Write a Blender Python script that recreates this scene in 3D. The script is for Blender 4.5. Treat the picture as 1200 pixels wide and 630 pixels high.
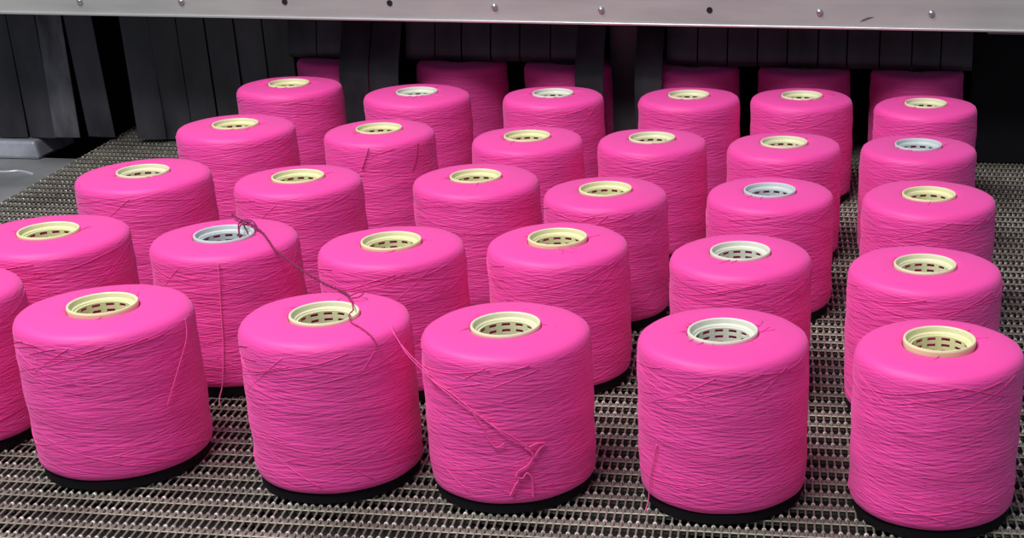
import bpy, bmesh, math, random
from mathutils import Vector, Matrix
PI = math.pi
R_ = math.radians
C = bpy.context.scene.collection
for o in list(bpy.data.objects): bpy.data.objects.remove(o)

# ---------------------------------------------------------------- camera
cam_d = bpy.data.cameras.new('camera')
cam = bpy.data.objects.new('camera', cam_d); C.objects.link(cam)
cam.location = (0, 0, 0.6777)
cam.rotation_euler = (R_(90 - 23.009), 0, R_(6.3))
cam_d.sensor_width = 36.0
cam_d.lens = 1719.1 / 1200 * 36
cam_d.shift_x = -0.2181
cam_d.shift_y = 0.1156
cam_d.clip_start = 0.02
bpy.context.scene.camera = cam

# ---------------------------------------------------------------- light
w = bpy.data.worlds.new('hall_air'); bpy.context.scene.world = w
w.use_nodes = True
w.node_tree.nodes['Background'].inputs[0].default_value = (0.72, 0.82, 1.0, 1)
w.node_tree.nodes['Background'].inputs[1].default_value = 0.27

def area(name, loc, target, sx, sy, power, col):
    d = bpy.data.lights.new(name, 'AREA'); d.shape = 'RECTANGLE'
    d.size = sx; d.size_y = sy; d.energy = power; d.color = col
    o = bpy.data.objects.new(name, d); C.objects.link(o)
    o.location = loc
    o.rotation_euler = (Vector(target) - Vector(loc)).to_track_quat('-Z', 'Y').to_euler()
    return o
area('hall_light', (-1.7, 1.0, 2.9), (-0.6, 1.7, 0), 1.2, 0.5, 60, (1.0, 0.985, 0.96))
area('hall_light', (-0.9, -0.35, 3.1), (-0.4, 1.6, 0), 1.6, 0.6, 83, (1.0, 0.985, 0.97))
vs = bpy.context.scene.view_settings
vs.view_transform = 'Standard'; vs.look = 'None'; vs.gamma = 1; vs.exposure = 0.0
vs.use_curve_mapping = False

# ---------------------------------------------------------------- helpers
def obj(name, bm, mats, parent=None, smooth=False, loc=None):
    me = bpy.data.meshes.new(name)
    if smooth:
        for f in bm.faces: f.smooth = True
    bm.to_mesh(me); bm.free()
    for m in (mats if isinstance(mats, (list, tuple)) else [mats]): me.materials.append(m)
    o = bpy.data.objects.new(name, me); C.objects.link(o)
    if parent: o.parent = parent
    if loc: o.location = loc
    return o
def tag(o, label, cat, group=None, kind=None):
    if label: o['label'] = label
    if cat: o['category'] = cat
    if group: o['group'] = group
    if kind: o['kind'] = kind
    return o
def thing(name, label, cat, loc=(0, 0, 0), group=None):
    o = bpy.data.objects.new(name, None); C.objects.link(o); o.location = loc
    o.empty_display_size = 0.05
    return tag(o, label, cat, group)
def add_box(bm, x0, x1, y0, y1, z0, z1, bev=0.0):
    r = bmesh.ops.create_cube(bm, size=1.0)
    vs_ = r['verts']
    for v in vs_:
        v.co = Vector(((x0 + x1) / 2 + v.co.x * (x1 - x0), (y0 + y1) / 2 + v.co.y * (y1 - y0), (z0 + z1) / 2 + v.co.z * (z1 - z0)))
    if bev:
        es = list({e for v in vs_ for e in v.link_edges})
        bmesh.ops.bevel(bm, geom=es, offset=bev, segments=2, affect='EDGES', profile=0.5)
def add_lathe(bm, prof, n=64, closed=False, wob=None):
    rings = []
    for k, (r, z) in enumerate(prof):
        ring = []
        for i in range(n):
            t = 2 * PI * i / n
            rr, zz = wob(r, z, t) if wob else (r, z)
            ring.append(bm.verts.new((rr * math.cos(t), rr * math.sin(t), zz)))
        rings.append(ring)
    m = len(rings)
    for k in range(m if closed else m - 1):
        a, b = rings[k], rings[(k + 1) % m]
        for i in range(n):
            j = (i + 1) % n
            bm.faces.new((a[i], a[j], b[j], b[i]))
    return rings
def add_tube(bm, pts, r, seg=5):
    pts = [Vector(p) for p in pts]
    prev = None; n = len(pts); rings = []
    for i, p in enumerate(pts):
        t = (pts[min(i + 1, n - 1)] - pts[max(i - 1, 0)])
        if t.length < 1e-9: t = Vector((0, 0, 1))
        t.normalize()
        if prev is None:
            a = t.orthogonal().normalized()
        else:
            a = (prev - t * prev.dot(t))
            a = a.normalized() if a.length > 1e-6 else t.orthogonal().normalized()
        prev = a; b = t.cross(a)
        rr = r(i / (n - 1)) if callable(r) else r
        rings.append([bm.verts.new(p + (a * math.cos(2 * PI * k / seg) + b * math.sin(2 * PI * k / seg)) * rr) for k in range(seg)])
    for i in range(n - 1):
        for k in range(seg):
            j = (k + 1) % seg
            bm.faces.new((rings[i][k], rings[i][j], rings[i + 1][j], rings[i + 1][k]))
    bm.faces.new(rings[0][::-1]); bm.faces.new(rings[-1])
def smooth_path(pts, sub=6):
    P = [Vector(p) for p in pts]; P = [P[0]] + P + [P[-1]]; out = []
    for i in range(1, len(P) - 2):
        a, b, c, d = P[i - 1], P[i], P[i + 1], P[i + 2]
        for k in range(sub):
            t = k / sub
            out.append(0.5 * ((2 * b) + (-a + c) * t + (2 * a - 5 * b + 4 * c - d) * t * t + (-a + 3 * b - 3 * c + d) * t ** 3))
    out.append(P[-2]); return out
def add_ball(bm, c, r):
    bmesh.ops.create_icosphere(bm, subdivisions=1, radius=r, matrix=Matrix.Translation(c))

# ---------------------------------------------------------------- materials
def mat(name, col, rough=0.6, metal=0.0, spec=0.5, sheen=0.0):
    m = bpy.data.materials.new(name); m.use_nodes = True
    b = m.node_tree.nodes['Principled BSDF']
    b.inputs['Base Color'].default_value = (*col, 1)
    b.inputs['Roughness'].default_value = rough
    b.inputs['Metallic'].default_value = metal
    b.inputs['Specular IOR Level'].default_value = spec
    if sheen:
        b.inputs['Sheen Weight'].default_value = sheen
        b.inputs['Sheen Roughness'].default_value = 0.5
        b.inputs['Sheen Tint'].default_value = (1, 0.35, 0.7, 1)
    return m
def nodes(m): return m.node_tree.nodes, m.node_tree.links, m.node_tree.nodes['Principled BSDF']
def noise_col(m, c1, c2, scale, stretch=(1, 1, 1), detail=4, lo=0.35, hi=0.65, coord='Object'):
    N, L, b = nodes(m)
    tc = N.new('ShaderNodeTexCoord'); mp = N.new('ShaderNodeMapping'); nz = N.new('ShaderNodeTexNoise'); rp = N.new('ShaderNodeValToRGB')
    mp.inputs['Scale'].default_value = stretch; nz.inputs['Scale'].default_value = scale; nz.inputs['Detail'].default_value = detail
    L.new(tc.outputs[coord], mp.inputs[0]); L.new(mp.outputs[0], nz.inputs[0]); L.new(nz.outputs[0], rp.inputs[0])
    rp.color_ramp.elements[0].position = lo; rp.color_ramp.elements[0].color = (*c1, 1)
    rp.color_ramp.elements[1].position = hi; rp.color_ramp.elements[1].color = (*c2, 1)
    L.new(rp.outputs[0], b.inputs['Base Color'])
    return nz
def bump_from(m, sock, strength, dist):
    N, L, b = nodes(m); bp = N.new('ShaderNodeBump')
    bp.inputs['Strength'].default_value = strength; bp.inputs['Distance'].default_value = dist
    L.new(sock, bp.inputs['Height']); L.new(bp.outputs[0], b.inputs['Normal'])

PINK = (0.90, 0.060, 0.375)
def yarn_material():
    """wound pink yarn: fine crossing threads on the flank, smooth on the top face"""
    m = mat('pink_yarn', PINK, rough=0.55, spec=0.45, sheen=0.32)
    N, L, b = nodes(m)
    def math_(op, a, c=None):
        n = N.new('ShaderNodeMath'); n.operation = op
        for i, s in enumerate((a, c)):
            if s is None: continue
            if isinstance(s, (int, float)): n.inputs[i].default_value = s
            else: L.new(s, n.inputs[i])
        return n.outputs[0]
    tc = N.new('ShaderNodeTexCoord'); sp = N.new('ShaderNodeSeparateXYZ'); L.new(tc.outputs['Object'], sp.inputs[0])
    oi = N.new('ShaderNodeObjectInfo')
    ang = math_('ARCTAN2', sp.outputs[0], math_('MULTIPLY', sp.outputs[1], -1.0))
    arc = math_('MULTIPLY', ang, 0.084)
    rnd = math_('MULTIPLY', oi.outputs['Random'], 7.0)
    total = None
    for sl, sc, wt in ((0.13, 430, 1.0), (-0.17, 370, 1.0), (0.03, 230, 0.8)):
        zz = math_('ADD', sp.outputs[2], math_('MULTIPLY', arc, sl))
        cb = N.new('ShaderNodeCombineXYZ')
        L.new(math_('ADD', math_('MULTIPLY', arc, 0.055), rnd), cb.inputs[0]); L.new(zz, cb.inputs[1]); cb.inputs[2].default_value = sl * 10
        nz = N.new('ShaderNodeTexNoise'); nz.inputs['Scale'].default_value = sc; nz.inputs['Detail'].default_value = 1.5; nz.inputs['Roughness'].default_value = 0.6
        L.new(cb.outputs[0], nz.inputs[0])
        t = math_('MULTIPLY', nz.outputs[0], wt)
        total = t if total is None else math_('ADD', total, t)
    # the top face is smooth: fade by how far up the normal points
    ge = N.new('ShaderNodeNewGeometry'); sn = N.new('ShaderNodeSeparateXYZ'); L.new(ge.outputs['Normal'], sn.inputs[0])
    flank = math_('SUBTRACT', 1.0, math_('MINIMUM', math_('MULTIPLY', math_('ABSOLUTE', sn.outputs[2]), 1.6), 1.0))
    fl = math_('ADD', math_('MULTIPLY', flank, 0.95), 0.05)
    bp = N.new('ShaderNodeBump'); bp.inputs['Distance'].default_value = 0.0032
    L.new(math_('MULTIPLY', fl, 0.50), bp.inputs['Strength']); L.new(total, bp.inputs['Height']); L.new(bp.outputs[0], b.inputs['Normal'])
    # each dye lot is a touch different
    hs = N.new('ShaderNodeHueSaturation'); hs.inputs['Color'].default_value = (*PINK, 1)
    L.new(math_('ADD', math_('MULTIPLY', oi.outputs['Random'], 0.08), 0.96), hs.inputs['Value'])
    L.new(hs.outputs[0], b.inputs['Base Color'])
    return m
M_yarn = yarn_material()
M_thread = mat('pink_thread', (0.88, 0.07, 0.36), rough=0.7, sheen=0.3)
M_pale = mat('pale_pink_thread', (0.88, 0.11, 0.38), rough=0.7, sheen=0.3)
M_maroon = mat('dark_maroon_thread', (0.20, 0.010, 0.07), rough=0.75)
M_rose = mat('deep_rose_thread', (0.45, 0.02, 0.13), rough=0.75)
M_tube = {'cream': mat('cream_plastic', (0.78, 0.76, 0.44), rough=0.42),
          'ivory': mat('ivory_plastic', (0.76, 0.75, 0.50), rough=0.42),
          'white': mat('white_plastic', (0.72, 0.73, 0.62), rough=0.42),
          'grey': mat('grey_white_plastic', (0.58, 0.63, 0.64), rough=0.42)}
M_belt = mat('belt_wire', (0.30, 0.27, 0.22), rough=0.45, metal=0.45)
noise_col(M_belt, (0.19, 0.175, 0.145), (0.36, 0.335, 0.28), 9, detail=5)
M_knuckle = mat('glint_knuckle', (0.62, 0.60, 0.54), rough=0.35, metal=0.4)  # highlights on the round wire put into a brighter colour
noise_col(M_knuckle, (0.40, 0.375, 0.33), (0.95, 0.93, 0.87), 120, detail=2, lo=0.35, hi=0.62)
M_disc = mat('under_yarn_shade_black', (0.006, 0.005, 0.007), rough=0.85, spec=0.15)  # black of the added discs that give the shade below the yarn
M_under = mat('soot_black_steel', (0.012, 0.012, 0.012), rough=0.8)
M_black = mat('black_painted_steel', (0.004, 0.004, 0.006), rough=0.7, spec=0.2)
M_rubber = mat('black_rubber', (0.012, 0.012, 0.016), rough=0.42, spec=0.5)
noise_col(M_rubber, (0.016, 0.016, 0.021), (0.055, 0.053, 0.064), 14, (1, 1, 0.4), coord='Object')
M_rubber_edge = mat('rubber_edge_highlight', (0.07, 0.07, 0.08), rough=0.5)  # lighter colour stands in for the highlight along the strip edges
M_rubber_worn = mat('dusty_worn_rubber', (0.05, 0.05, 0.06), rough=0.5)
noise_col(M_rubber_worn, (0.022, 0.022, 0.028), (0.26, 0.26, 0.29), 16, (1, 1, 0.35), lo=0.42, hi=0.78)
M_steel = mat('brushed_steel', (0.5, 0.49, 0.48), rough=0.5, metal=0.25)
nzs = noise_col(M_steel, (0.355, 0.36, 0.35), (0.475, 0.475, 0.455), 5, (1, 1, 6), detail=6, lo=0.3, hi=0.7)
bump_from(M_steel, nzs.outputs[0], 0.15, 0.002)
M_edge = mat('beam_lip_highlight', (0.72, 0.71, 0.70), rough=0.3, metal=0.8)  # highlight line along the beam bottom, put into the colour
M_screw = mat('zinc_screw', (0.55, 0.55, 0.56), rough=0.3, metal=0.9)
M_hole = mat('empty_hole', (0.008, 0.008, 0.008), rough=0.9)
M_deck = mat('grey_painted_deck', (0.20, 0.205, 0.21), rough=0.55)
noise_col(M_deck, (0.15, 0.155, 0.16), (0.25, 0.255, 0.265), 7, detail=6)
M_pad = mat('blue_grey_metal', (0.36, 0.38, 0.43), rough=0.4, metal=0.3)
noise_col(M_pad, (0.34, 0.36, 0.42), (0.66, 0.68, 0.76), 12, detail=4)
M_floor = mat('grey_concrete', (0.22, 0.22, 0.21), rough=0.8)
noise_col(M_floor, (0.17, 0.17, 0.165), (0.27, 0.27, 0.26), 3, detail=8)

# ---------------------------------------------------------------- the setting
bm = bmesh.new(); add_box(bm, -4, 3, -2, 6, -0.95, -0.9)
tag(obj('floor', bm, M_floor), 'grey concrete factory floor under the machine', 'floor', kind='structure')

# ---------------------------------------------------------------- the machine
XL, XR, Y0, Y1 = -1.5055, 0.56, 0.55, 3.35
hood = thing('drying_machine', 'steel machine with black tunnel opening and grey front beam behind the bobbins', 'machine', (-0.6, 2.7, -0.9))
def hpart(name, bm, m, parent=None, smooth=False):
    for v in bm.verts: v.co -= Vector((-0.6, 2.7, -0.9))
    o = obj(name, bm, m, parent or hood, smooth)
    return o
BY = 2.49; BZ = 0.2722; KB = BY / 2.66
bm = bmesh.new(); add_box(bm, -2.25, 1.15, BY, BY + 0.02, BZ, 0.46, 0.0018)
beam = hpart('front_beam', bm, M_steel)
bm = bmesh.new(); add_box(bm, -2.25, 1.15, BY - 0.0035, BY + 0.002, BZ - 0.001, BZ + 0.0028, 0.0008)
hpart('beam_lip', bm, M_edge, beam)
for x, z_, kind in ((-1.529, .2692, 's'), (-1.3296, .2718, 's'), (-1.1299, .2743, 'h'), (-.9303, .2753, 'h'), (-.734, .2718, 's'),
                    (-.5372, .2698, 's'), (-.3401, .2724, 'h'), (-.143, .2721, 's'), (.0541, .2732, 's')):
    x *= KB; z_ = 0.6777 - (0.6777 - z_) * KB
    bm = bmesh.new()
    if kind == 's':
        add_lathe(bm, [(0.0001, -0.0048), (0.003, -0.0044), (0.0052, -0.0026), (0.006, 0.0), (0.006, 0.003)], 16)
        rot = Matrix.Rotation(-PI / 2, 4, 'X')
    else:
        add_lathe(bm, [(0.0001, -0.0006), (0.0038, -0.0006), (0.0045, -0.0014), (0.0052, -0.0002), (0.0054, 0.002)], 16)
        rot = Matrix.Rotation(-PI / 2, 4, 'X')
    for v in bm.verts: v.co = rot @ v.co
    bmesh.ops.recalc_face_normals(bm, faces=bm.faces)
    for v in bm.verts: v.co += Vector((x, BY, z_))
    if kind == 's': hpart('screw_head', bm, M_screw, beam, smooth=True)
    else: hpart('screw_hole', bm, M_hole, beam)
# dent / scratch on the beam near the right
bm = bmesh.new()
add_tube(bm, [(-0.0665, BY, 0.2835), (-0.0605, BY - 0.0008, 0.2872), (-0.0525, BY - 0.0008, 0.2905), (-0.0435, BY, 0.2915)], lambda t: 0.0012 * (1 - abs(2 * t - 1)) + 0.0003, 6)
hpart('scratch', bm, mat('dark_scratch', (0.09, 0.085, 0.08), 0.7), beam)
# roof, back and side walls of the tunnel
bm = bmesh.new(); add_box(bm, -2.25, 1.15, BY + 0.02, 3.6, 0.43, 0.46); hpart('roof_panel', bm, M_black)
bm = bmesh.new(); add_box(bm, -2.25, 1.15, 3.58, 3.61, -0.9, 0.43); hpart('back_panel', bm, M_black)
bm = bmesh.new(); add_box(bm, -2.25, -2.22, BY + 0.02, 3.58, -0.9, 0.43); hpart('side_panel', bm, M_black)
bm = bmesh.new(); add_box(bm, 1.12, 1.15, BY + 0.02, 3.58, -0.9, 0.43); hpart('side_panel', bm, M_black)
bm = bmesh.new(); add_box(bm, 0.1335, 1.12, 2.695, 2.705, 0.001, 0.43); hpart('opening_shade_sheet', bm, M_black)  # added black sheet in place of the dark inside the bare opening
# small bracket that closes the beam above the bare opening, right end
bm = bmesh.new(); add_box(bm, 0.145, 1.12, BY + 0.004, BY + 0.02, 0.2665, 0.2722, 0.001); hpart('beam_return', bm, M_deck)

# decks that carry the belt on both sides
deck = thing('machine_deck', 'grey steel deck plate running along the left edge of the belt', 'deck', (-1.9, 2.0, -0.9))
def dpart(name, bm, m, root=deck, off=(-1.9, 2.0, -0.9)):
    for v in bm.verts: v.co -= Vector(off)
    return obj(name, bm, m, root)
SH = -0.085
def shear(x, y): return x + SH * (y - 2.377)      # the belt runs a little askew to the machine front
bm = bmesh.new(); add_box(bm, -2.2, XL - 0.012, Y0, 2.68, -0.06, -0.038, 0.002)
for v in bm.verts:
    if v.co.x > -2.0: v.co.x = shear(v.co.x, v.co.y)
dpart('plate', bm, M_deck)
bm = bmesh.new(); add_tube(bm, smooth_path([(-2.1, 2.575, -0.038), (-1.80, 2.570, -0.038), (-1.69, 2.562, -0.037), (-1.655, 2.568, -0.036), (-1.62, 2.555, -0.038)], 6), 0.003, 6)
dpart('weld_seam', bm, M_pad)
bm = bmesh.new(); add_box(bm, -2.2, -2.17, Y0, 2.68, -0.9, -0.06); dpart('side_skirt', bm, M_deck)
deck2 = thing('machine_deck', 'grey steel deck plate running along the right edge of the belt', 'deck', (0.85, 2.0, -0.9))
bm = bmesh.new(); add_box(bm, XR + 0.012, 1.1, Y0, 2.68, -0.06, -0.038, 0.002)
for v in bm.verts:
    if v.co.x < 0.9: v.co.x = shear(v.co.x, v.co.y)
dpart('plate', bm, M_deck, deck2, (0.85, 2.0, -0.9))
bm = bmesh.new(); add_box(bm, 1.07, 1.1, Y0, 2.68, -0.9, -0.06); dpart('side_skirt', bm, M_deck, deck2, (0.85, 2.0, -0.9))

# light pad under the far left strips
bm = bmesh.new()
add_box(bm, -2.1, -1.674, 2.662, 2.80, -0.038, -0.001, 0.006)
for v in bm.verts:
    if v.co.x > -1.8 and v.co.z < -0.02: v.co.x += 0.004
tag(obj('metal_block', bm, M_pad), 'pale blue-grey metal block under the left end of the curtain', 'metal block')

# bed below the belt
bm = bmesh.new(); add_box(bm, XL - 0.008, XR + 0.008, Y0, 3.35, -0.06, -0.026)
for k in range(9): add_box(bm, XL + 0.05 + k * 0.245, XL + 0.062 + k * 0.245, Y0, 3.35, -0.028, -0.0095)
for v in bm.verts: v.co.x = shear(v.co.x, v.co.y)
tag(obj('belt_bed', bm, M_under), 'dark steel bed seen through the openings of the mesh belt', 'conveyor bed')

# ---------------------------------------------------------------- the mesh belt
def build_belt():
    px, py = 0.0082, 0.0285
    V = []; F = []; MI = []
    def box(x0, x1, y0, y1, z0, z1, mi=0):
        n = len(V)
        V.extend([(x0, y0, z0), (x1, y0, z0), (x1, y1, z0), (x0, y1, z0), (x0, y0, z1), (x1, y0, z1), (x1, y1, z1), (x0, y1, z1)])
        for f in ((4, 5, 6, 7), (0, 1, 5, 4), (2, 3, 7, 6), (1, 2, 6, 5), (3, 0, 4, 7)):
            F.append(tuple(n + i for i in f)); MI.append(mi)
    def bar(x, y0, y1, r, z):
        n = len(V)
        for y in (y0, y1):
            for k in range(6):
                a = 2 * PI * k / 6 + PI / 6; V.append((x + r * math.cos(a), y, z + r * math.sin(a)))
        for k in range(6):
            j = (k + 1) % 6; F.append((n + k, n + j, n + 6 + j, n + 6 + k)); MI.append(0)
    def rod(y, z, r, mi=0, seg=8):
        n = len(V)
        for x in (XL, XR):
            for k in range(seg):
                a = 2 * PI * k / seg; V.append((x, y + r * math.cos(a), z + r * math.sin(a)))
        for k in range(seg):
            j = (k + 1) % seg; F.append((n + k, n + j, n + seg + j, n + seg + k)); MI.append(mi)
        F.append(tuple(n + k for k in range(seg))); MI.append(mi)
        F.append(tuple(n + seg + k for k in range(seg - 1, -1, -1))); MI.append(mi)
    bmx = bmesh.new(); bmesh.ops.create_icosphere(bmx, subdivisions=1, radius=1.0)
    SV = [v.co.copy() for v in bmx.verts]; bmx.verts.index_update(); SF = [tuple(v.index for v in f.verts) for f in bmx.faces]; bmx.free()
    rng = random.Random(3)
    ny = int((Y1 - Y0) / py); nx = int((XR - XL) / px)
    for j in range(ny):
        y = Y0 + j * py
        rod(y, -0.0018, 0.0011)
        rod(y + 0.0118, -0.0060, 0.0016)
        for i in range(nx):
            x = XL + 0.004 + i * px
            ja = rng.uniform(-0.0003, 0.0003)
            bar(x + ja, y, y + py, 0.0012, -0.0018)
            if y < 2.9:
                n = len(V); s = rng.uniform(0.9, 1.1)
                for v in SV: V.append((x + ja + v.x * 0.0026 * s, y + 0.0115 + v.y * 0.0030, -0.0026 + v.z * 0.0025 * s))
                for f in SF: F.append(tuple(n + q for q in f)); MI.append(1)
                # lower curl of the woven wire, beside the link
                box(x + 0.0008, x + px - 0.0008, y + 0.0010, y + 0.0120, -0.0066, -0.0030)
    V = [(shear(x, y), y, z) for x, y, z in V]
    me = bpy.data.meshes.new('woven_mesh'); me.from_pydata(V, [], F); me.update()
    me.materials.append(M_belt); me.materials.append(M_knuckle)
    me.polygons.foreach_set('material_index', MI)
    me.polygons.foreach_set('use_smooth', [True] * len(F))
    o = bpy.data.objects.new('conveyor_belt', me); C.objects.link(o)
    tag(o, 'grey-brown woven metal mesh conveyor belt under all the bobbins', 'conveyor belt')
    return o
build_belt()

# ---------------------------------------------------------------- the bobbins
SK = 1
HS, HT, RB = 0.1615, 0.1715, 0.0843
def build_bobbin(x, y, dr, dz, tube, label, group, seed, full=True, collar=0.0, shag=0, thin=False):
    rng = random.Random(seed)
    root = thing('yarn_bobbin', label, 'yarn bobbin', (x, y, 0), group)
    R = RB + dr; S = HS + dz
    ph = [rng.uniform(0, 6.28) for _ in range(6)]; am = rng.uniform(0.4, 0.9)
    def wob(r, z, t):
        if r < 0.045: return r, z
        k = (r / 0.084)
        d = 0.00045 * am * math.sin(2 * t + ph[0]) + 0.0004 * am * math.sin(3 * t + ph[1] + z * 40) + 0.00035 * math.sin(z * 150 + ph[2] + 1.5 * math.sin(t + ph[3])) + 0.00025 * math.sin(9 * t + z * 90 + ph[4])
        return r + d * k, z + (0.0007 * math.sin(t + ph[5]) + 0.0004 * math.sin(3 * t + ph[1])) * k * (1 if z > 0.1 else 0.4)
    bm = bmesh.new()
    prof = [(0.0348, 0.006), (0.055, 0.0075), (R - 0.012, 0.0100), (R - 0.0040, 0.0118), (R - 0.0012, 0.0140), (R - 0.0002, 0.019)]
    for k in range(1, 22): prof.append((R + 0.0006 * math.sin(PI * k / 22), 0.021 + (S - 0.008 - 0.021) * k / 22))
    prof += [(R, S - 0.006), (R - 0.0008, S - 0.002), (R - 0.0030, S + 0.0022), (R - 0.0065, S + 0.0047), (R - 0.012, S + 0.0058),
             (0.062, S + 0.0072), (0.050, S + 0.0082), (0.042, S + 0.0086), (0.0375, S + 0.0080), (0.0352, S + 0.0058), (0.0346, 0.12), (0.0346, 0.06)]
    add_lathe(bm, prof, 96, closed=True, wob=wob)
    # single threads lying proud of the winding
    def surf(t, z):
        rr, zz = wob(R, z, t); return Vector(((rr + 0.0003) * math.cos(t), (rr + 0.0003) * math.sin(t), z))
    for k in range(64 if full else 22):
        t0 = rng.uniform(0, 2 * PI); z = rng.uniform(0.024, S - 0.004); span = rng.uniform(0.5, 2.2); sl = rng.choice((-1, 1)) * rng.uniform(0.008, 0.03)
        if rng.random() < 0.12: sl *= 3
        pts = []
        for q in range(int(span * 12) + 2):
            t = t0 + q / 12; zz = z + sl * (q / 12) + 0.0006 * math.sin(q * 0.7)
            if zz < 0.020 or zz > S - 0.004: break
            pts.append(surf(t, zz))
        if len(pts) > 3: add_tube(bm, pts, 0.00042, 4)
    # wisps and pleats across the top near the tube
    for k in range(shag + rng.randint(2, 5)):
        t0 = rng.uniform(0, 2 * PI); r0 = 0.0362; r1 = rng.uniform(0.044, 0.062 if shag else 0.052); tw = rng.uniform(-0.35, 0.35)
        pts = []
        for q in range(7):
            u = q / 6; r = r0 + (r1 - r0) * u; t = t0 + tw * u
            zt = S + 0.0088 - max(0, r - 0.042) * 0.09
            pts.append(Vector((r * math.cos(t), r * math.sin(t), zt)))
        add_tube(bm, pts, 0.0006, 4)
    obj('yarn', bm, M_yarn, root, smooth=True)
    bm = bmesh.new()  # added disc, stands in for the dark band of shade under the yarn
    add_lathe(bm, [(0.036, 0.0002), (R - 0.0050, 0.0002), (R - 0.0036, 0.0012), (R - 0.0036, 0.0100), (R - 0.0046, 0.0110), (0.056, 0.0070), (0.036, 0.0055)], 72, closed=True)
    d = obj('shade_disc', bm, M_disc, root); d['label'] = 'black disc standing in for the shade under the yarn'
    # perforated plastic tube
    T = HT + dz + collar
    bm = bmesh.new()
    add_lathe(bm, [(0.0325, T - 0.0105), (0.0342, T - 0.0075), (0.0346, T - 0.0018), (0.0340, T - 0.0002), (0.0328, T), (0.0318, T - 0.0008),
                   (0.0312, T - 0.003), (0.0308, T - 0.0050), (0.0302, T - 0.0058), (0.0288, T - 0.0062), (0.0283, T - 0.0072), (0.0283, T - 0.0090), (0.0300, T - 0.0090)], 64, closed=True)
    n = 60; zt = T - 0.0080; rows = [zt]
    nr = 7 if full else 3
    for k in range(nr):
        a = zt - 0.0016 - k * 0.0064; rows += [a, a - 0.0032]
    rows += [0.002]
    rings = []
    for z in rows: rings.append([bm.verts.new((0.0283 * math.cos(2 * PI * i / n), 0.0283 * math.sin(2 * PI * i / n), z)) for i in range(n)])
    wall = []
    for k in range(len(rows) - 1):
        slot_row = (k % 2 == 1) and k < len(rows) - 2
        for i in range(n):
            if slot_row and i % 5 in (1, 2, 3): continue
            j = (i + 1) % n
            wall.append(bm.faces.new((rings[k][i], rings[k][j], rings[k + 1][j], rings[k + 1][i])))
    bmesh.ops.recalc_face_normals(bm, faces=wall)
    bmesh.ops.solidify(bm, geom=wall, thickness=-0.0018 if wall[0].normal.dot(wall[0].calc_center_median()) < 0 else 0.0018)
    add_lathe(bm, [(0.0322, 0.0), (0.0322, 0.012), (0.0290, 0.012), (0.0290, 0.0)], 48, closed=True)
    obj('tube', bm, M_tube[tube], root, smooth=False)
    return root

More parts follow.
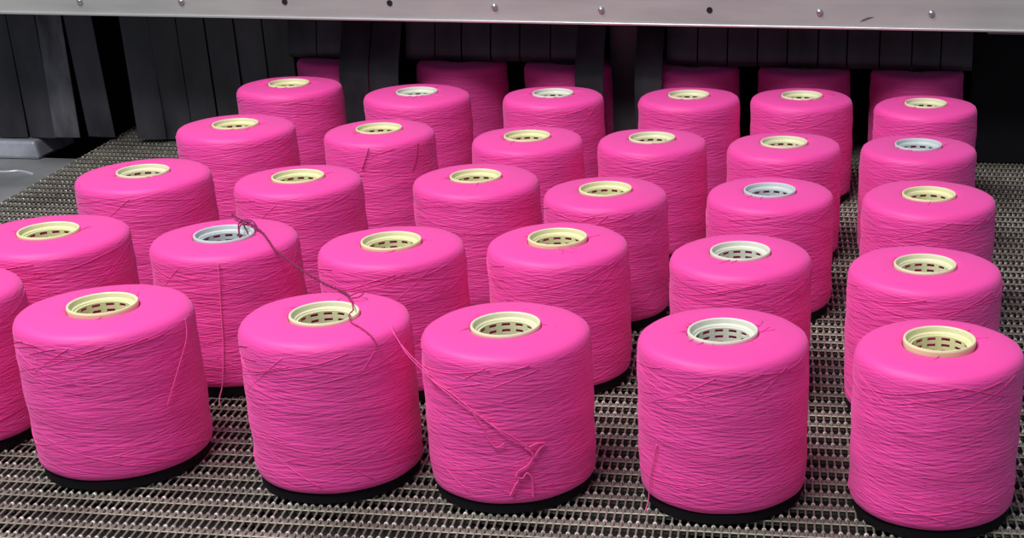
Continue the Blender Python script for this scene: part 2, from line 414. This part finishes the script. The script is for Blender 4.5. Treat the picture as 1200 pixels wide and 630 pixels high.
ROWN = {'A': 'front row', 'B': 'second row', 'C': 'third row', 'D': 'fourth row', 'E': 'fifth row', 'F': 'back row half under the curtain'}
B = [('A0', -1.0060, 1.372, 0.0010, 0.0000, 'cream', 'pink yarn bobbin cut off by the left edge at the end of the front row'),
('A1', -0.7957, 1.3299, 0.0021, -0.0004, 'cream', 'pink yarn bobbin on a raised cream tube, leftmost front row bobbin with its tube showing'),
('A2', -0.5595, 1.3247, -0.0002, 0.0027, 'ivory', 'pink yarn bobbin in the front row with a dark thread crossing its tube'),
('A3', -0.3742, 1.3235, -0.0010, -0.0010, 'ivory', 'pink yarn bobbin in the front row with a tangled thread knot on its side'),
('A4', -0.1586, 1.3250, -0.0006, 0.0007, 'white', 'pink yarn bobbin on an off-white tube in the front row, second from the right'),
('A5', 0.0501, 1.3123, -0.0034, 0.0025, 'cream', 'pink yarn bobbin at the front right corner with a tall pale yellow tube collar'),
('B1', -0.9898, 1.5687, 0.0054, 0.0006, 'cream', 'leftmost pink yarn bobbin in the second row, its side touching the left photo edge'),
('B2', -0.7746, 1.5722, -0.0007, 0.0027, 'grey', 'pink yarn bobbin in the second row with dark thread hooked into its grey tube'),
('B3', -0.5743, 1.5744, -0.0008, -0.0004, 'cream', 'pink yarn bobbin in the second row, third from its left end, cream tube'),
('B4', -0.3859, 1.6084, -0.0019, -0.0012, 'cream', 'pink yarn bobbin in the second row, just behind the front bobbin with the knot'),
('B5', -0.1691, 1.5833, -0.0034, -0.0003, 'white', 'pink yarn bobbin on a white tube in the second row, second from its right end'),
('B6', 0.0388, 1.5563, 0.0006, 0.0003, 'ivory', 'rightmost pink yarn bobbin in the second row, just behind the front right corner bobbin'),
('C1', -1.0124, 1.8465, 0.0039, -0.0001, 'ivory', 'leftmost pink yarn bobbin in the third row, beside the bare belt on the left'),
('C2', -0.7929, 1.8430, -0.0011, 0.0000, 'cream', 'pink yarn bobbin in the third row, second from its left end'),
('C3', -0.5573, 1.8733, -0.0003, -0.0007, 'cream', 'pink yarn bobbin in the third row, third from its left end'),
('C4', -0.3711, 1.8245, -0.0037, 0.0004, 'cream', 'pink yarn bobbin in the third row, fourth from its left, set slightly forward'),
('C5', -0.1609, 1.8709, -0.0008, -0.0076, 'grey', 'pink yarn bobbin on a grey-white tube in the third row, shorter than its neighbours'),
('C6', 0.0463, 1.8446, 0.0012, 0.0005, 'cream', 'rightmost pink yarn bobbin in the third row, beside the bare belt on the right'),
('D1', -1.0063, 2.1302, 0.0033, 0.0004, 'cream', 'leftmost pink yarn bobbin in the fourth row, seen against dark curtain strips'),
('D2', -0.7786, 2.1283, -0.0017, -0.0003, 'cream', 'pink yarn bobbin in the fourth row with dark seams down its side, second from left'),
('D3', -0.5433, 2.1046, -0.0017, -0.0001, 'cream', 'pink yarn bobbin in the fourth row, third from its left end'),
('D4', -0.3573, 2.1146, -0.0033, -0.0004, 'ivory', 'pink yarn bobbin in the fourth row, fourth from its left end'),
('D5', -0.1609, 2.1061, -0.0011, 0.0001, 'ivory', 'pink yarn bobbin in the fourth row, second from its right end, ivory tube'),
('D6', 0.0340, 2.1143, -0.0004, -0.0003, 'grey', 'rightmost pink yarn bobbin in the fourth row, on a blue-grey tube'),
('E1', -1.0445, 2.4371, 0.0044, 0.0007, 'cream', 'leftmost pink yarn bobbin in the fifth row, in front of the hanging strips'),
('E2', -0.8049, 2.3973, 0.0038, -0.0001, 'white', 'pink yarn bobbin in the fifth row, second from its left end'),
('E3', -0.5740, 2.4107, 0.0003, -0.0001, 'white', 'pink yarn bobbin in the fifth row, third from left, stray threads over its white tube'),
('E4', -0.3454, 2.4215, 0.0005, 0.0002, 'ivory', 'pink yarn bobbin in the fifth row, fourth from its left end'),
('E5', -0.1572, 2.4332, 0.0009, 0.0008, 'ivory', 'pink yarn bobbin in the fifth row, second from right, threads frayed around its tube'),
('E6', 0.0471, 2.3961, -0.0005, 0.0004, 'ivory', 'rightmost pink yarn bobbin in the fifth row, next to the black opening'),
('F1', -1.0480, 2.705, 0.0, 0.0, 'cream', 'shaded pink yarn bobbin half under the curtain, leftmost of the back row'),
('F2', -0.8147, 2.70, 0.0, 0.0, 'cream', 'shaded pink yarn bobbin half under the curtain, second from left in back row'),
('F3', -0.6088, 2.70, 0.0, 0.0, 'cream', 'shaded pink yarn bobbin half under the curtain, third from left in back row'),
('F4', -0.3757, 2.70, 0.0, 0.0, 'cream', 'shaded pink yarn bobbin half under the curtain, third from right in back row'),
('F5', -0.1706, 2.70, 0.0, 0.0, 'cream', 'shaded pink yarn bobbin half under the curtain, second from right in back row'),
('F6', 0.0344, 2.70, 0.0, 0.0, 'cream', 'shaded pink yarn bobbin half under the curtain, rightmost of the back row')]
SHAG = {'A4': 9, 'E1': 7, 'E5': 9, 'E3': 8, 'E2': 5, 'B4': 3, 'D3': 3}
COL = {'A5': 0.003, 'A1': 0.002, 'B3': 0.001, 'B4': 0.002}
bob = {}
for i, (k, x, y, dr, dz, tb, lab) in enumerate(B):
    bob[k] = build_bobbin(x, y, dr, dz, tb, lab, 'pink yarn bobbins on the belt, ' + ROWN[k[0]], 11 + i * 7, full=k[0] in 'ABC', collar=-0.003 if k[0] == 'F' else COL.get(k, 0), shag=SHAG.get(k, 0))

# threads hanging loose on single bobbins (parts of those bobbins)
def loose(k, name, pts, r, m, label=None, sub=6):
    bm = bmesh.new(); o = Vector(bob[k].location)
    add_tube(bm, [p - o for p in smooth_path(pts, sub)], r, 5)
    t = obj(name, bm, m, bob[k], smooth=True)
    if label: t['label'] = label
loose('B2', 'loose_thread', [(-.7468, 1.4915, .164), (-.7470, 1.4905, .150), (-.7500, 1.4900, .114), (-.7539, 1.4892, .062), (-.7600, 1.4870, .020), (-.7615, 1.478, .006), (-.757, 1.466, .0012)], 0.0007, M_pale, 'pale thread hanging down the side onto the belt')
loose('A1', 'loose_thread', [(-.7060, 1.3240, .162), (-.7060, 1.3200, .142), (-.7105, 1.2980, .1117), (-.7185, 1.2830, .0809)], 0.0006, M_thread)
loose('A4', 'loose_thread', [(-.2150, 1.2608, .0762), (-.2205, 1.2655, .052), (-.2248, 1.2700, .030), (-.2265, 1.270, .010), (-.2290, 1.262, .0012)], 0.0006, M_pale)
loose('D2', 'loose_thread', [(-.7660, 2.0440, .160), (-.7710, 2.0438, .147), (-.7790, 2.0436, .128)], 0.0008, M_rose, 'dark seam thread')
loose('D2', 'loose_thread', [(-.7060, 2.0870, .160), (-.7090, 2.0820, .135), (-.7190, 2.0720, .105)], 0.0008, M_rose, 'dark seam thread')

# the twisted dark tail from the grey tube to the next bobbin
def twisted(name, pts, r, m, label, cat, strands=2, wrap=0.8, sub=10, extra=(), turns=0.9):
    base = smooth_path(pts, sub); bm = bmesh.new()
    for s in range(strands):
        path = []
        for i, p in enumerate(base):
            t = (base[min(i + 1, len(base) - 1)] - base[max(i - 1, 0)]).normalized()
            a = t.orthogonal().normalized(); b_ = t.cross(a); ph = i * turns + s * 2 * PI / strands
            path.append(p + (a * math.cos(ph) + b_ * math.sin(ph)) * r * wrap)
        add_tube(bm, path, r, 5)
    for pts2, r2 in extra: add_tube(bm, smooth_path(pts2, 6), r2, 5)
    return tag(obj(name, bm, m, None, smooth=True), label, cat)
tail = [(-.7930, 1.6380, .1765), (-.7878, 1.6300, .1775), (-.7713, 1.6120, .1785), (-.7529, 1.5969, .1785), (-.7290, 1.5740, .1760), (-.7130, 1.5520, .1745),
        (-.6960, 1.5300, .1700), (-.6720, 1.5060, .1668), (-.6426, 1.4763, .1645), (-.6228, 1.4577, .1635), (-.6005, 1.4342, .1645), (-.5760, 1.4030, .1710),
        (-.5554, 1.3771, .1755), (-.5436, 1.3573, .1760)]
twisted('yarn_tail', tail, 0.0009, M_maroon, 'dark maroon twisted yarn tail stretched between the grey tube and the bobbin in front', 'yarn tail',
        extra=[([(-.7529, 1.5969, .1775), (-.7610, 1.5880, .1785), (-.7560, 1.5740, .1700), (-.7500, 1.5800, .1600), (-.7530, 1.5900, .1650), (-.7600, 1.5960, .1790), (-.7530, 1.6010, .1790)], 0.0009),
               ([(-.7660, 1.6060, .1785), (-.7640, 1.5900, .1785), (-.7600, 1.5800, .1640)], 0.0009),
               ([(-.7713, 1.6120, .1780), (-.7560, 1.6080, .1790), (-.7420, 1.5900, .1780)], 0.0009)])
tail2 = [(-.5460, 1.3620, .1768), (-.5400, 1.3500, .1775), (-.5357, 1.3402, .1785), (-.5300, 1.3270, .1768), (-.5288, 1.3136, .1772), (-.5232, 1.3005, .1745), (-.5112, 1.2906, .1735), (-.4995, 1.2800, .1720), (-.4910, 1.2720, .1695), (-.4870, 1.2690, .1620)]
twisted('yarn_tail', tail2, 0.0005, M_rose, 'deep rose thread with a small loop crossing the ivory tube rim in front row', 'yarn tail', turns=0.5,
        extra=[([(-.5500, 1.3690, .1755), (-.5420, 1.3760, .1780), (-.5350, 1.3720, .1790), (-.5370, 1.3640, .1775), (-.5440, 1.3620, .1765)], 0.0008)])
t3 = [(-.4868, 1.3080, .1700), (-.4745, 1.2900, .1640), (-.4600, 1.2780, .1520), (-.4400, 1.2680, .1375), (-.4329, 1.2590, .1350), (-.4097, 1.2445, .1262), (-.3897, 1.2382, .1137), (-.3658, 1.2372, .0967), (-.3500, 1.2405, .0840), (-.3375, 1.2450, .0737)]
kn = [([(-.3897, 1.2382, .1137), (-.3800, 1.2372, .0990), (-.3759, 1.2370, .0890), (-.3690, 1.2368, .0775), (-.3640, 1.2372, .0770), (-.3590, 1.2384, .0800)], 0.0007),
      ([(-.3375, 1.2450, .0737), (-.3300, 1.2490, .0765), (-.3235, 1.2540, .0745), (-.3290, 1.2500, .0690), (-.3321, 1.2480, .0635), (-.3360, 1.2460, .0580), (-.3386, 1.2446, .0529), (-.3440, 1.2425, .0500), (-.3500, 1.2405, .0455), (-.3480, 1.2410, .0400), (-.3512, 1.2402, .0352), (-.3567, 1.2388, .0235)], 0.0010),
      ([(-.3400, 1.2442, .0735), (-.3340, 1.2468, .0660), (-.3350, 1.2462, .0600), (-.3400, 1.2440, .0540), (-.3474, 1.2412, .0500), (-.3490, 1.2406, .0440), (-.3440, 1.2422, .0420), (-.3400, 1.2438, .0470), (-.3360, 1.2456, .0405), (-.3355, 1.2462, .0300), (-.3358, 1.2462, .0190)], 0.0010)]
twisted('yarn_tail', t3, 0.0005, M_thread, wrap=2.4, label= 'pink thread pair ending in a tangled knot on the side of a front bobbin', cat='yarn tail', extra=kn, turns=0.12)

# ---------------------------------------------------------------- the strip curtain
bounds = [-1.8132, -1.7555, -1.6964, -1.6376, -1.5842, -1.5258, -1.4712, -1.4133, -1.3574, -1.3018, -1.2447, -1.1895, -1.1346, -1.0782, -1.0238, -0.9663, -0.909, -0.852, -0.8018, -0.7469, -0.6922, -0.6346, -0.582, -0.528, -0.4727, -0.4208, -0.3629, -0.3083, -0.2539, -0.1998, -0.1444, -0.0924, -0.0344, 0.0233, 0.0747, 0.1319]
SY = 2.682
def strip(i, x0, x1, mode, label, worn=False):
    rng = random.Random(100 + i)
    g = 0.0026; w_ = (x1 - x0) - g; xc = (x0 + x1) / 2
    # centre line in (y, z), from the top down
    yo = rng.uniform(-0.0012, 0.0012)
    if mode == 'front':
        yo *= 0.5; pts = [(SY + yo, 0.31), (SY - 0.012 + yo, 0.27), (SY - 0.028 + yo, 0.235), (SY - 0.044 + yo, 0.205), (SY - 0.057 + yo, 0.182), (SY - 0.066 + yo, 0.162), (SY - 0.0705 + yo, 0.140), (SY - 0.072 + yo, 0.10), (SY - 0.070 + yo, 0.05), (SY - 0.068 + yo, 0.006)]
    elif mode == 'hang':
        bot = 0.0015 if x1 < -1.59 else rng.uniform(0.002, 0.006)
        sw = rng.uniform(-0.006, 0.006) - (0.006 if worn else 0)
        pts = [(SY + yo + sw * (k / 14) ** 2, 0.31 - (0.31 - bot) * k / 14) for k in range(15)]
    elif mode == 'swept':       # pushed back by a bobbin, hanging beside it
        bot = rng.uniform(0.004, 0.010)
        pts = [(SY + yo + 0.012 * (k / 14) ** 2, 0.31 - (0.31 - bot) * k / 14) for k in range(15)]
    else:                       # lies back over the top of a bobbin
        pts = [(SY + yo - 0.004, 0.31), (SY + yo - 0.007, 0.250), (SY + yo - 0.013, 0.225), (SY + yo - 0.020, 0.200), (SY - 0.0235 + yo, 0.184),
               (SY - 0.0225 + yo, 0.1775), (SY - 0.017 + yo, 0.1735), (SY - 0.004 + yo, 0.1728), (SY + 0.02 + yo, 0.1728), (SY + 0.05 + yo, 0.1728), (SY + 0.085 + yo, 0.1720), (SY + 0.12, 0.166), (SY + 0.135, 0.145)]
    tw = rng.uniform(-0.09, 0.09) * (1.0 if mode == 'hang' else 0.3); cup = rng.uniform(0.0005, 0.0018) * (2.2 if worn else 1)
    lean = {3: -0.004, 4: 0.009, 6: 0.004}.get(i, rng.uniform(-0.0012, 0.0012) if mode == 'hang' else 0)
    bm = bmesh.new(); nu = 8; th = 0.0022
    n = len(pts); grid = [[], []]
    for s in (0, 1):
        for k, (y, z) in enumerate(pts):
            a = Vector((0, pts[min(k + 1, n - 1)][0] - pts[max(k - 1, 0)][0], pts[min(k + 1, n - 1)][1] - pts[max(k - 1, 0)][1])).normalized()
            nrm = Vector((0, a.z, -a.y)) * (1 if s == 0 else -1)
            row = []
            for q in range(nu + 1):
                u = q / nu * 2 - 1; fr = k / (n - 1)
                dy = cup * (u * u) * (0.3 + fr) + tw * u * w_ / 2 * fr
                row.append(bm.verts.new(Vector((xc + u * w_ / 2 + lean * fr, y + dy, z)) + nrm * th / 2))
            grid[s].append(row)
    for k in range(n - 1):
        for q in range(nu):
            bm.faces.new((grid[0][k][q], grid[0][k][q + 1], grid[0][k + 1][q + 1], grid[0][k + 1][q]))
            bm.faces.new((grid[1][k][q + 1], grid[1][k][q], grid[1][k + 1][q], grid[1][k + 1][q + 1]))
        for q in (0, nu):
            bm.faces.new((grid[0][k][q], grid[0][k + 1][q], grid[1][k + 1][q], grid[1][k][q])).material_index = 1
    for k in (0, n - 1):
        for q in range(nu):
            bm.faces.new((grid[0][k][q], grid[1][k][q], grid[1][k][q + 1], grid[0][k][q + 1]))
    bmesh.ops.recalc_face_normals(bm, faces=bm.faces)
    for f in bm.faces: f.smooth = True
    o = obj('curtain_strip', bm, [M_rubber_worn if worn else M_rubber, M_rubber_edge])
    md = o.modifiers.new('edge', 'EDGE_SPLIT'); md.split_angle = R_(50)
    tag(o, label, 'curtain strip', 'black rubber strips of the machine curtain')
ordn = ['first', 'second', 'third', 'fourth', 'fifth', 'sixth', 'seventh', 'eighth', 'ninth', 'tenth', 'eleventh', 'twelfth', 'thirteenth']
GAP = 5
over = {}
for lo, hi, nm in ((12, 13, 'leftmost back bobbin'), (16, 19, 'second back bobbin from left'), (20, 21, 'third back bobbin from left'), (25, 27, 'third back bobbin from right'), (28, 30, 'second back bobbin from right'), (31, 34, 'rightmost back bobbin')):
    for k in range(lo, hi + 1): over[k] = (nm, k - lo, hi - lo + 1)
cnt = {'left': 0, 'mid': 0, 'a': 0, 'c': 0}
for i in range(len(bounds) - 1):
    x0, x1 = bounds[i], bounds[i + 1]
    if i == GAP: continue
    if i in over:
        nm, k, n = over[i]
        which = {2: ['left', 'right'], 3: ['left', 'middle', 'right'], 4: ['leftmost', 'second', 'third', 'rightmost']}[n][k]
        lab = 'black rubber strip lying over the %s, %s of %s there' % (nm, which, {2: 'two', 3: 'three', 4: 'four'}[n])
        strip(i, x0, x1, 'over', lab)
    elif i < GAP:
        lab = {0: 'black rubber strip outside the left edge of the photo',
               1: 'black rubber strip hanging at the very left edge of the photo',
               2: 'black rubber strip above the pale metal block, just left of the scuffed strip',
               3: 'scuffed grey-worn rubber strip hanging at the right end of the pale metal block',
               4: 'black rubber strip hanging just left of the open gap in the curtain'}[i]
        strip(i, x0, x1, 'hang', lab, i == 3)
    else:
        if i < 12: lab = 'black rubber strip hanging straight, %s one right of the open gap in the curtain' % ordn[i - 6]
        elif i in (14, 15): lab = 'black rubber strip bulging forward between the two leftmost back bobbins, %s one' % ('left' if i == 14 else 'right')
        else: lab = 'dark rubber strip in the middle of the curtain, %s of the three long ones' % {22: 'left', 23: 'centre', 24: 'right'}[i]
        strip(i, x0, x1, 'hang' if i < 12 or i == 23 else 'front', lab)
